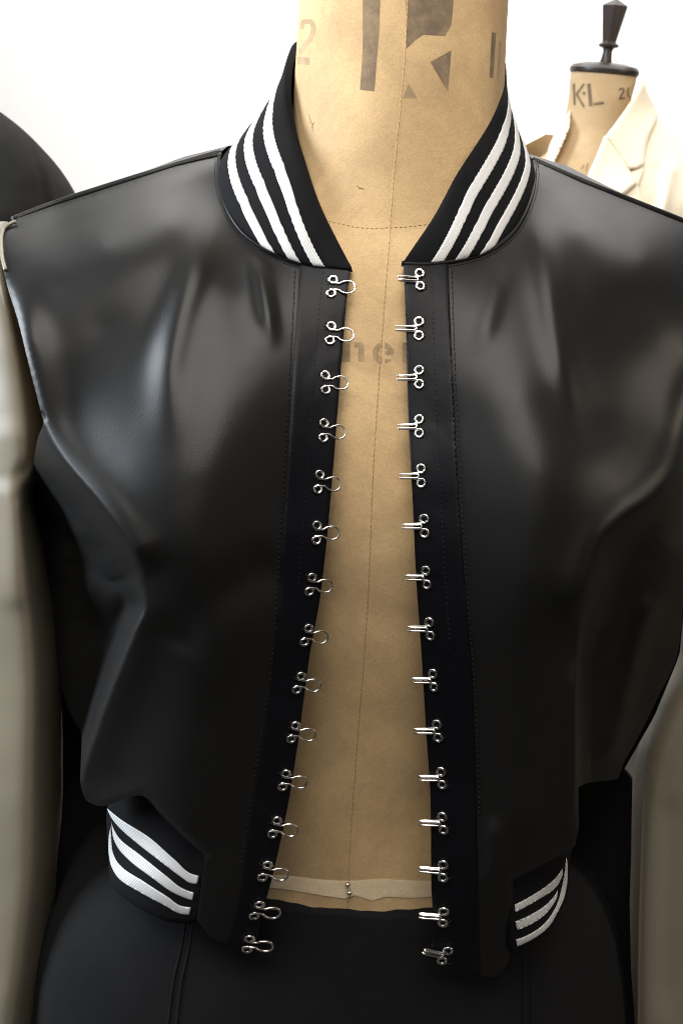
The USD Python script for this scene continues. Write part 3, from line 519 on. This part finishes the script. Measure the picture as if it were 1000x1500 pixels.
# --- sleeves
def sleeve(rows, folds, lab, seed, soft):
    rows = np.array(rows, float); u = np.linspace(0, len(rows) - 1, 260)
    from scipy.interpolate import PchipInterpolator
    from scipy.ndimage import gaussian_filter1d
    R = np.stack([PchipInterpolator(np.arange(len(rows)), rows[:, k])(u) for k in range(6)], 1)
    V = []
    for py, l, r, rg, y, b in R:         # outer edge, ridge and inner edge, then round behind
        A, B, G = P(l, py, y), P(r, py, y), P(rg, py, y - b); back = (A + B) / 2 + np.array([0, b * 0.8, 0])
        n1, n2 = 60, 50; e = np.linspace(0, 1, n1)[:, None]; f = np.linspace(0, 1, n2)[:, None]
        bow = np.sin(e * math.pi) * np.array([-0.006, -0.006, 0]); bow2 = np.sin(f * math.pi) * np.array([0.004, -0.006, 0])
        th = np.linspace(0, math.pi, 52)[1:-1]; Cc, H = (A + B) / 2, (B - A) / 2
        bk = Cc + np.cos(th)[:, None] * H + np.sin(th)[:, None] * np.array([0, b * 0.8, 0])
        ring = np.vstack([A + (G - A) * e + bow, (G + (B - G) * f + bow2)[1:], bk])
        ring = gaussian_filter1d(ring, soft, axis=0, mode='wrap')
        w = ring - CAM; dep = w @ FW; px = 500 + FPX * (w @ RT) / dep; k = ring[:, 1] < y + 0.004
        pyy = np.full(len(px), py); disp = np.zeros(len(px))
        for (pts, w1, w2, amp) in folds: disp += np.where(k, fold(px, pyy, pts, w1, w2, amp), 0)
        ring[:, 1] += disp + np.where(k, soft_noise(px, pyy, 130, 0.002, seed), 0); V.append(ring)
    obj('sleeve', grid_mesh(np.array(V), close_u=True, flip=True), M_SLEEVE, jacket, smooth=True, label=lab)
sleeve([(324, -50, 10, -10, 0.03, 0.02), (340, -90, 13, -8, 0.03, 0.045), (380, -100, 12, -4, 0.02, 0.056), (440, -100, 22, 8, 0.01, 0.062), (540, -96, 48, 26, 0.005, 0.064), (600, -94, 63, 32, 0.0, 0.064), (645, -92, 69, 35, -0.004, 0.064), (690, -90, 60, 37, -0.004, 0.064), (730, -90, 52, 26, -0.004, 0.064), (850, -92, 72, 34, -0.004, 0.064),
        (1000, -92, 91, 44, 0.0, 0.064), (1100, -94, 91, 42, 0.0, 0.064), (1250, -98, 92, 40, 0.0, 0.062), (1400, -104, 78, 26, 0.0, 0.06), (1500, -110, 64, 12, 0.0, 0.06), (1700, -116, 50, 0, 0.0, 0.06)],
       [([(70, 650), (48, 680), (37, 697), (42, 740)], 12, 12, -0.005), ([(36, 700), (26, 800), (18, 900)], 26, 26, 0.002)], 'left khaki latex sleeve in bright light from the left', 51, 5.0)
sleeve([(330, 1040, 1120, 1090, 0.05, 0.02), (400, 1050, 1230, 1120, 0.04, 0.05), (640, 1040, 1240, 1110, 0.035, 0.05), (740, 1006, 1235, 1080, 0.035, 0.05), (800, 992, 1230, 1060, 0.035, 0.05), (870, 993, 1225, 1050, 0.035, 0.05), (950, 992, 1220, 1040, 0.035, 0.05), (1030, 958, 1210, 1010, 0.035, 0.05), (1100, 932, 1200, 985, 0.035, 0.05), (1200, 924, 1195, 962, 0.035, 0.05), (1300, 921, 1190, 955, 0.035, 0.05), (1500, 917, 1190, 950, 0.035, 0.05), (1700, 915, 1190, 950, 0.035, 0.05)],
       [([(962, 1000), (945, 1090), (936, 1200), (931, 1400), (930, 1600)], 6, 5, 0.004), ([(985, 1150), (980, 1300), (975, 1500)], 16, 16, -0.003)], 'right khaki latex sleeve hanging in brown shade', 53, 6.0)
q = catmull([(24, 324), (14, 328), (5, 336), (2, 352), (3, 372), (8, 395)], 50); w = 0.0010 + 0.0003 * np.abs(np.sin(np.arange(50) * 0.9))
obj('armhole_seam', tube(at(q[:, 0], q[:, 1], YL(q[:, 0], q[:, 1]) - 0.002), w, 8), M_SLEEVE, jacket, smooth=True, label='puckered khaki seam at the left shoulder')
# --- hooks and eyes
def frame(Y, px, py, rot):
    e = 6.0; xs = np.array([px, px + e, px, px - e, px]); ys = np.array([py, py, py + e, py, py - e])
    p = at(xs, ys, Y(xs, ys)); a = p[1] - p[3]; b = p[2] - p[4]; n = np.cross(a, b); n /= np.linalg.norm(n)
    if n[1] > 0: n = -n
    a /= np.linalg.norm(a); b = np.cross(a, n); b *= np.sign((p[2] - p[4]) @ b); b /= np.linalg.norm(b)
    c, s = math.cos(rot), math.sin(rot); k = np.linalg.norm(p[0] - CAM) / FPX
    return p[0], a * c + b * s, -a * s + b * c, n, k
def coil(cx, cy, r, a0, turns, h0, h1, n=34):
    a = a0 + np.linspace(0, turns * 2 * math.pi, n); rr = np.linspace(r * 0.78, r, n)
    return np.stack([cx + rr * np.cos(a), cy + rr * np.sin(a), np.linspace(h0, h1, n)], 1)
WR = 1.58                                 # wire radius in photograph pixels
def eye_path():
    r = 6.3; up = coil(0, -10.5, r, math.radians(60), -1.72, 0.3, 1.2)     # ends at the bottom of the upper ring, heading right
    a_end = math.radians(60) - 1.72 * 2 * math.pi
    lo = coil(0, 10.5, r, -math.radians(60), 1.72, 0.3, 1.2)[::-1]
    loop = catmull([up[-1], (9, -5.0, 1.3), (15, -8.4, 1.4), (22, -9.8, 1.5), (29, -8.0, 1.5), (33, 0, 1.5), (29, 8.0, 1.5), (22, 9.8, 1.5), (15, 8.4, 1.4), (9, 5.0, 1.3), lo[0]], 60)
    return np.vstack([up, loop[1:-1], lo])
def hook_path():
    r = 6.3; up = coil(0, -10.5, r, math.radians(120), 1.0 + 0.86, 0.3, 1.2); lo = coil(0, 10.5, r, -math.radians(120), -(1.0 + 0.86), 0.3, 1.2)[::-1]
    # under the ring to the tip, round it, back along the top to the closed end, and the same way back
    mid = catmull([up[-1], (-6, -4.0, 1.2), (-14, -3.4, 1.2), (-24, -3.1, 1.4), (-30.5, -2.8, 2.6), (-31.5, -2.6, 4.6), (-28, -2.5, 6.0), (-18, -2.5, 5.0), (-8, -2.5, 4.0), (-4.2, -1.8, 3.8), (-3.0, 0.2, 3.8),
                   (-4.2, 2.2, 3.8), (-8, 2.9, 4.0), (-18, 2.9, 5.0), (-28, 2.9, 6.0), (-31.5, 3.1, 4.6), (-30.5, 3.3, 2.6), (-24, 3.5, 1.4), (-14, 3.7, 1.2), (-6, 4.2, 1.2), lo[0]], 120)
    return np.vstack([up, mid[1:-1], lo])
EP, HP = eye_path(), hook_path()
def wire(path, Y, px, py, rot, sx=1.0, lift=3.2):
    o, a, b, n, k = frame(Y, px, py, rot)
    q = o + k * (path[:, :1] * sx * a + path[:, 1:2] * b + (path[:, 2:] * 0.62 + lift) * n)
    return obj('', q, None) if False else tube(q, WR * k, 8)
EYES = [(487, 421), (484, 489), (476, 561), (473, 631), (466, 706), (463, 780), (454, 855), (448, 929), (437, 999), (429, 1071), (416, 1141), (402, 1210), (388, 1274), (376, 1331), (364, 1380)]
HOOKS = [(614, 411), (613, 482), (614, 553), (614, 625), (617, 697), (622, 770), (625, 845), (630, 920), (635, 995), (641, 1069), (647, 1138), (649, 1204), (649, 1274), (649, 1341), (651, 1397)]
for i, (x, y) in enumerate(EYES):
    r = math.radians(4 + [0, 3, -2, 2, 4, -3, 2, 5, 6, 6, 4, 8, 10, 8, 6][i])
    obj('eye', wire(EP + rng.normal(0, 0.05, (1, 3)), YL, x, y, r), M_NICKEL, jacket, smooth=True)
for i, (x, y) in enumerate(HOOKS):
    r = math.radians([2, 0, -2, -2, -1, 0, 1, 2, 2, 2, 3, 4, 9, 10, 22][i])
    obj('hook', wire(HP, YR, x, y, r, rng.uniform(0.94, 1.04)), M_NICKEL, jacket, smooth=True)
for pts, Y in ((EYES, YL), (HOOKS, YR)):  # the sewing thread over each ring
    th_ = []
    for x, y in pts:
        o, a, b, n, k = frame(Y, x, y, 0.0)
        for cy in (-10.5, 10.5):
            for j in range(3):
                g = (math.pi if Y is YL else 0.0) + (j - 1) * 0.8 + rng.normal(0, 0.25); dr = np.array([math.cos(g), math.sin(g)]); l = np.linspace(2.0, 10.0, 7)
                h = 3.0 + 2.6 * np.sin(np.linspace(0, math.pi, 7)); h[-1] = 1.2; q = np.stack([l * dr[0], cy + l * dr[1]], 1)
                th_.append(tube(o + k * (q[:, :1] * a + q[:, 1:] * b + h[:, None] * n), 0.55 * k, 5))
    tag(obj('sewing_thread', join(th_), M_BTHREAD, jacket, smooth=True), kind='stuff')

# ------------------------------------------------------------------ second dress form and the cream jacket, behind on the right
B2 = 1.22
def Pb(px, py, dy=0.0): return P(px, py, B2 + dy)
tilt = (Pb(892, 15) - Pb(881, 95)); tilt = tilt - np.array([0, tilt[1], 0]); tilt /= np.linalg.norm(tilt); tilt = tilt + np.array([0, -0.16, 0]); tilt /= np.linalg.norm(tilt)
xa = np.cross([0, 1.0, 0], tilt); xa /= np.linalg.norm(xa); ya = np.cross(tilt, xa); MT = np.stack([xa, ya, tilt], 1)
form2 = thing('dress_form', 'smaller tan dress form with black wooden finial, under the cream jacket', 'dress form')
capc = (Pb(836, 104) + Pb(934, 100)) / 2; hw2 = np.linalg.norm(Pb(934, 100) - Pb(836, 104)) / 2; u2 = hw2 / 49.0
f2_ctr = lambda s: capc - tilt * s
prof = [(0, 48, 40, 0), (10, 48, 40, 0), (40, 45.5, 40, -1), (75, 46, 42, -2), (100, 52, 48, -3), (120, 66, 55, -4), (140, 95, 62, -6), (165, 125, 70, -8), (220, 145, 80, -12), (330, 150, 92, -16), (480, 120, 76, -10), (600, 140, 85, -8), (700, 150, 90, -8)]
V = []; th = np.linspace(0, 2 * math.pi, 96, endpoint=False); pr = np.array(prof, float); ss = np.linspace(0, 700, 220)
from scipy.interpolate import PchipInterpolator
PR = [PchipInterpolator(pr[:, 0], pr[:, k]) for k in (1, 2, 3)]
for s in ss:
    c = f2_ctr(s * u2); V.append(c + (PR[0](s) * u2 * np.cos(th))[:, None] * xa + ((PR[1](s) * np.sin(th) + PR[2](s)) * u2)[:, None] * ya)
V = np.array(V); obj('torso', grid_mesh(V, close_u=True, flip=True), M_LINEN2, form2, smooth=True)
obj('neck_cap', lathe(np.array([(0, -6), (49, -6), (50.5, -3), (50.5, 1), (47, 5), (30, 9), (0, 11)]) * u2, capc, 64, (1, 0.85), MT), M_WOODBLK, form2, smooth=35)
fin = lathe(np.array([(0, 10), (9, 10), (7.5, 16), (6.5, 25), (8, 29), (14, 31), (15, 33.5), (11, 36), (9.5, 38)]) * u2, capc, 32, (1, 1), MT)
obj('finial_stem', fin, M_WOODBLK, form2, smooth=35)
a8 = np.arange(6) / 6 * 2 * math.pi + 0.25
K = np.vstack([np.stack([r * np.cos(a8), r * np.sin(a8), np.full(6, h)], 1) for r, h in ((10.5, 36), (20, 84))] + [[(0, 0, 36), (0, 0, 94)]]) * u2
i6 = np.arange(6); j6 = (i6 + 1) % 6
Fk = np.vstack([np.stack([i6, j6, j6 + 6], 1), np.stack([i6, j6 + 6, i6 + 6], 1), np.stack([np.full(6, 12), j6, i6], 1), np.stack([np.full(6, 13), i6 + 6, j6 + 6], 1)])
obj('finial', (K @ MT.T + capc, Fk), M_WOODBLK, form2, smooth=False)
tm = trimesh.Trimesh(*grid_mesh(V, close_u=True)[:1], faces=np.vstack([(q := grid_mesh(V, close_u=True)[1])[:, [0, 1, 2]], q[:, [0, 2, 3]]]), process=False)
def Y2(x, y):
    d = ray(np.ravel(x), np.ravel(y)); loc, ri, _ = tm.ray.intersects_location(np.tile(CAM, (len(d), 1)), d, multiple_hits=True)
    out = np.full(len(d), np.inf)
    np.minimum.at(out, ri, loc[:, 1]); out[~np.isfinite(out)] = B2
    return out.reshape(np.shape(x))
def decal2(pl, m=M_INK):
    obj('stencil_letter', sheet_mesh(pl if not isinstance(pl, list) else Polygon(pl), Y2, 1.5, 0.0012), m, form2, smooth=True)
ln = lambda pts, w: LineString(pts).buffer(w / 2, cap_style='flat')
for pts, w in (([(840, 122), (841, 153)], 3.2), ([(855, 122), (844, 137)], 2.6), ([(844, 137), (855, 156)], 3.2), ([(862, 122), (865, 155)], 5), ([(869, 152), (884, 150)], 4), ([(855, 134), (855, 138)], 4)): decal2(ln(pts, w))
for pts, w in (([(906, 132), (909, 129), (913, 130), (913, 134), (908, 142)], 2.4), ([(906, 144), (915, 143)], 2.4), ([(921, 128), (919, 133), (920, 140), (923, 142)], 2.2)): decal2(ln(pts, w), M_INK)
for pts in ([(851, 247), (855, 240)], [(858, 250), (861, 238), (858, 245)], [(825, 240), (830, 243)], [(845, 258), (848, 254)]): decal2(ln(pts, 1.6), M_INK_PALE)
obj('stand_pole', lathe([(0.0, 0.05), (0.022, 0.05), (0.022, f2_ctr(690 * u2)[2]), (0, f2_ctr(690 * u2)[2])], (f2_ctr(690 * u2)[0], f2_ctr(690 * u2)[1], 0)), M_STEEL, form2)
obj('stand_base', lathe([(0.0, 0.0), (0.21, 0.0), (0.21, 0.02), (0.06, 0.05), (0.022, 0.055), (0.022, 0.05), (0.0, 0.05)], (f2_ctr(690 * u2)[0], f2_ctr(690 * u2)[1], 0)), M_WOODBLK, form2)
cj = thing('tailored_jacket', 'cream tailored jacket with wide notched lapel on the rear dress form', 'jacket')
yC = surf([(940, 120, 1.19), (960, 160, 1.20), (890, 205, 1.075), (945, 235, 1.09), (860, 262, 1.04), (910, 285, 1.03), (970, 200, 1.15), (1010, 230, 1.14), (1060, 280, 1.16), (1100, 360, 1.2), (960, 330, 1.03), (1000, 300, 1.06), (900, 400, 1.0), (1000, 420, 1.04), (1080, 480, 1.16)], 0.002)
YC = sh(lambda x, y: yC(x, y) + fold(x, y, [(985, 235), (975, 280), (965, 330)], 9, 9, 0.012) + fold(x, y, [(962, 235), (964, 275), (955, 310)], 7, 7, -0.008))
obj('front_panel', shell(Polygon(np.vstack([C([(941, 150), (962, 170), (985, 186), (1010, 205), (1045, 240), (1080, 300), (1095, 400), (1090, 600)], 50), [(880, 600), (850, 330), (885, 210)]])), lambda x, y: YC(x, y) + 0.012, 5, 0.004, 6, 0.02), M_CREAM, cj, label='left cream front with sleeve head')
obj('upper_collar', shell(Polygon(np.vstack([C([(942, 116), (950, 138), (958, 155), (964, 170)], 12), [(952, 195), (948, 205), (945, 218), (944, 240), (934, 246), (922, 247)], [(905, 225), (886, 200)], C([(893, 190), (915, 160), (935, 128)], 12)])), YC, 3, 0.004, 5, 0.008, lift=0.012), M_CREAM, cj)
obj('lapel', shell(Polygon([(885, 198), (912, 232), (933, 268), (915, 284), (895, 300), (870, 320), (845, 300), (858, 262), (872, 230)]), YC, 3, 0.004, 5, 0.008, lift=0.016), M_CREAM, cj)
obj('lapel_facing', shell(Polygon([(925, 250), (944, 243), (938, 262), (934, 272), (946, 310), (930, 340), (900, 300)]), YC, 3, 0.003, 3, 0.004, lift=0.004), M_CREAM, cj)
yC2 = surf([(834, 160, 1.21), (812, 205, 1.19), (800, 235, 1.17), (815, 235, 1.15), (830, 190, 1.17), (780, 300, 1.18), (760, 400, 1.2)], 0.001)
obj('front_panel', shell(Polygon(np.vstack([C([(835, 160), (822, 180), (806, 208), (797, 236), (770, 300), (760, 420)], 30), [(800, 420), (805, 300), (812, 236), (826, 205), (834, 185)]])), sh(yC2), 3, 0.02, 4, 0.01), M_CREAM, cj, label='right cream front edge standing away from the neck')
V2 = []
for s, w, b in ((95, 75, 62), (125, 125, 72), (150, 150, 82), (190, 168, 90), (330, 175, 104), (480, 150, 92), (640, 165, 100)):
    c = f2_ctr(s * u2); a = np.linspace(-0.15, math.pi + 0.15, 60); V2.append(c + (w * u2 * np.cos(a))[:, None] * xa + ((b * np.sin(a)) * u2)[:, None] * ya)
obj('back_panel', grid_mesh(np.array(V2)), M_CREAM, cj, smooth=True)

# ------------------------------------------------------------------ dark jacket behind on the left
dj = thing('dark_jacket', 'charcoal cloth garment with a rounded shoulder behind the left shoulder', 'jacket')
D1 = 0.62
OUT = C([(-330, 60), (-200, 80), (-90, 112), (-30, 143), (0, 163), (30, 186), (60, 215), (90, 250), (112, 286), (135, 345), (150, 430), (158, 600), (162, 900)], 120)
V = []
for s in np.linspace(0, 1, 120):
    pass
yD = surf([(-330, 70, D1), (0, 170, D1), (60, 220, D1 - 0.01), (110, 290, D1), (150, 430, D1 + 0.02), (160, 900, D1 + 0.05), (-100, 250, D1 - 0.10), (20, 300, D1 - 0.09), (60, 330, D1 - 0.07), (-100, 600, D1 - 0.14), (60, 700, D1 - 0.09), (-330, 400, D1 - 0.14), (-330, 900, D1 - 0.14)], 0.003)
YD = sh(lambda x, y: yD(x, y) + fold(x, y, [(22, 180), (45, 215), (62, 260), (72, 320)], 4, 4, -0.006) + fold(x, y, [(30, 182), (53, 215), (70, 260), (80, 320)], 8, 6, 0.004) + soft_noise(x, y, 70, 0.012, 61))
obj('front', shell(Polygon(np.vstack([OUT, [(-330, 900)]])), YD, 7, 0.02, 40, 0.05), M_DARKCLOTH, dj, label='rounded charcoal shoulder and sleeve with a seam')
obj('back', shell(Polygon(np.vstack([OUT, [(-330, 900)]])).buffer(-4), sh(lambda x, y: 2 * (D1 + 0.05) - yD(x, y) + 0.05), 9, 0.02, 40, -0.05), M_DARKCLOTH, dj)
form3 = thing('dress_form', 'dark stand mostly hidden under the charcoal garment', 'dress form')
pz = P(-120, 880, D1 + 0.05)
obj('stand_pole', lathe([(0.0, 0.05), (0.022, 0.05), (0.022, pz[2] + 0.3), (0.0, pz[2] + 0.3)], (pz[0], pz[1], 0)), M_STEEL, form3)
obj('stand_base', lathe([(0.0, 0.0), (0.2, 0.0), (0.2, 0.02), (0.06, 0.05), (0.022, 0.055), (0.022, 0.05), (0.0, 0.05)], (pz[0], pz[1], 0)), M_WOODBLK, form3)
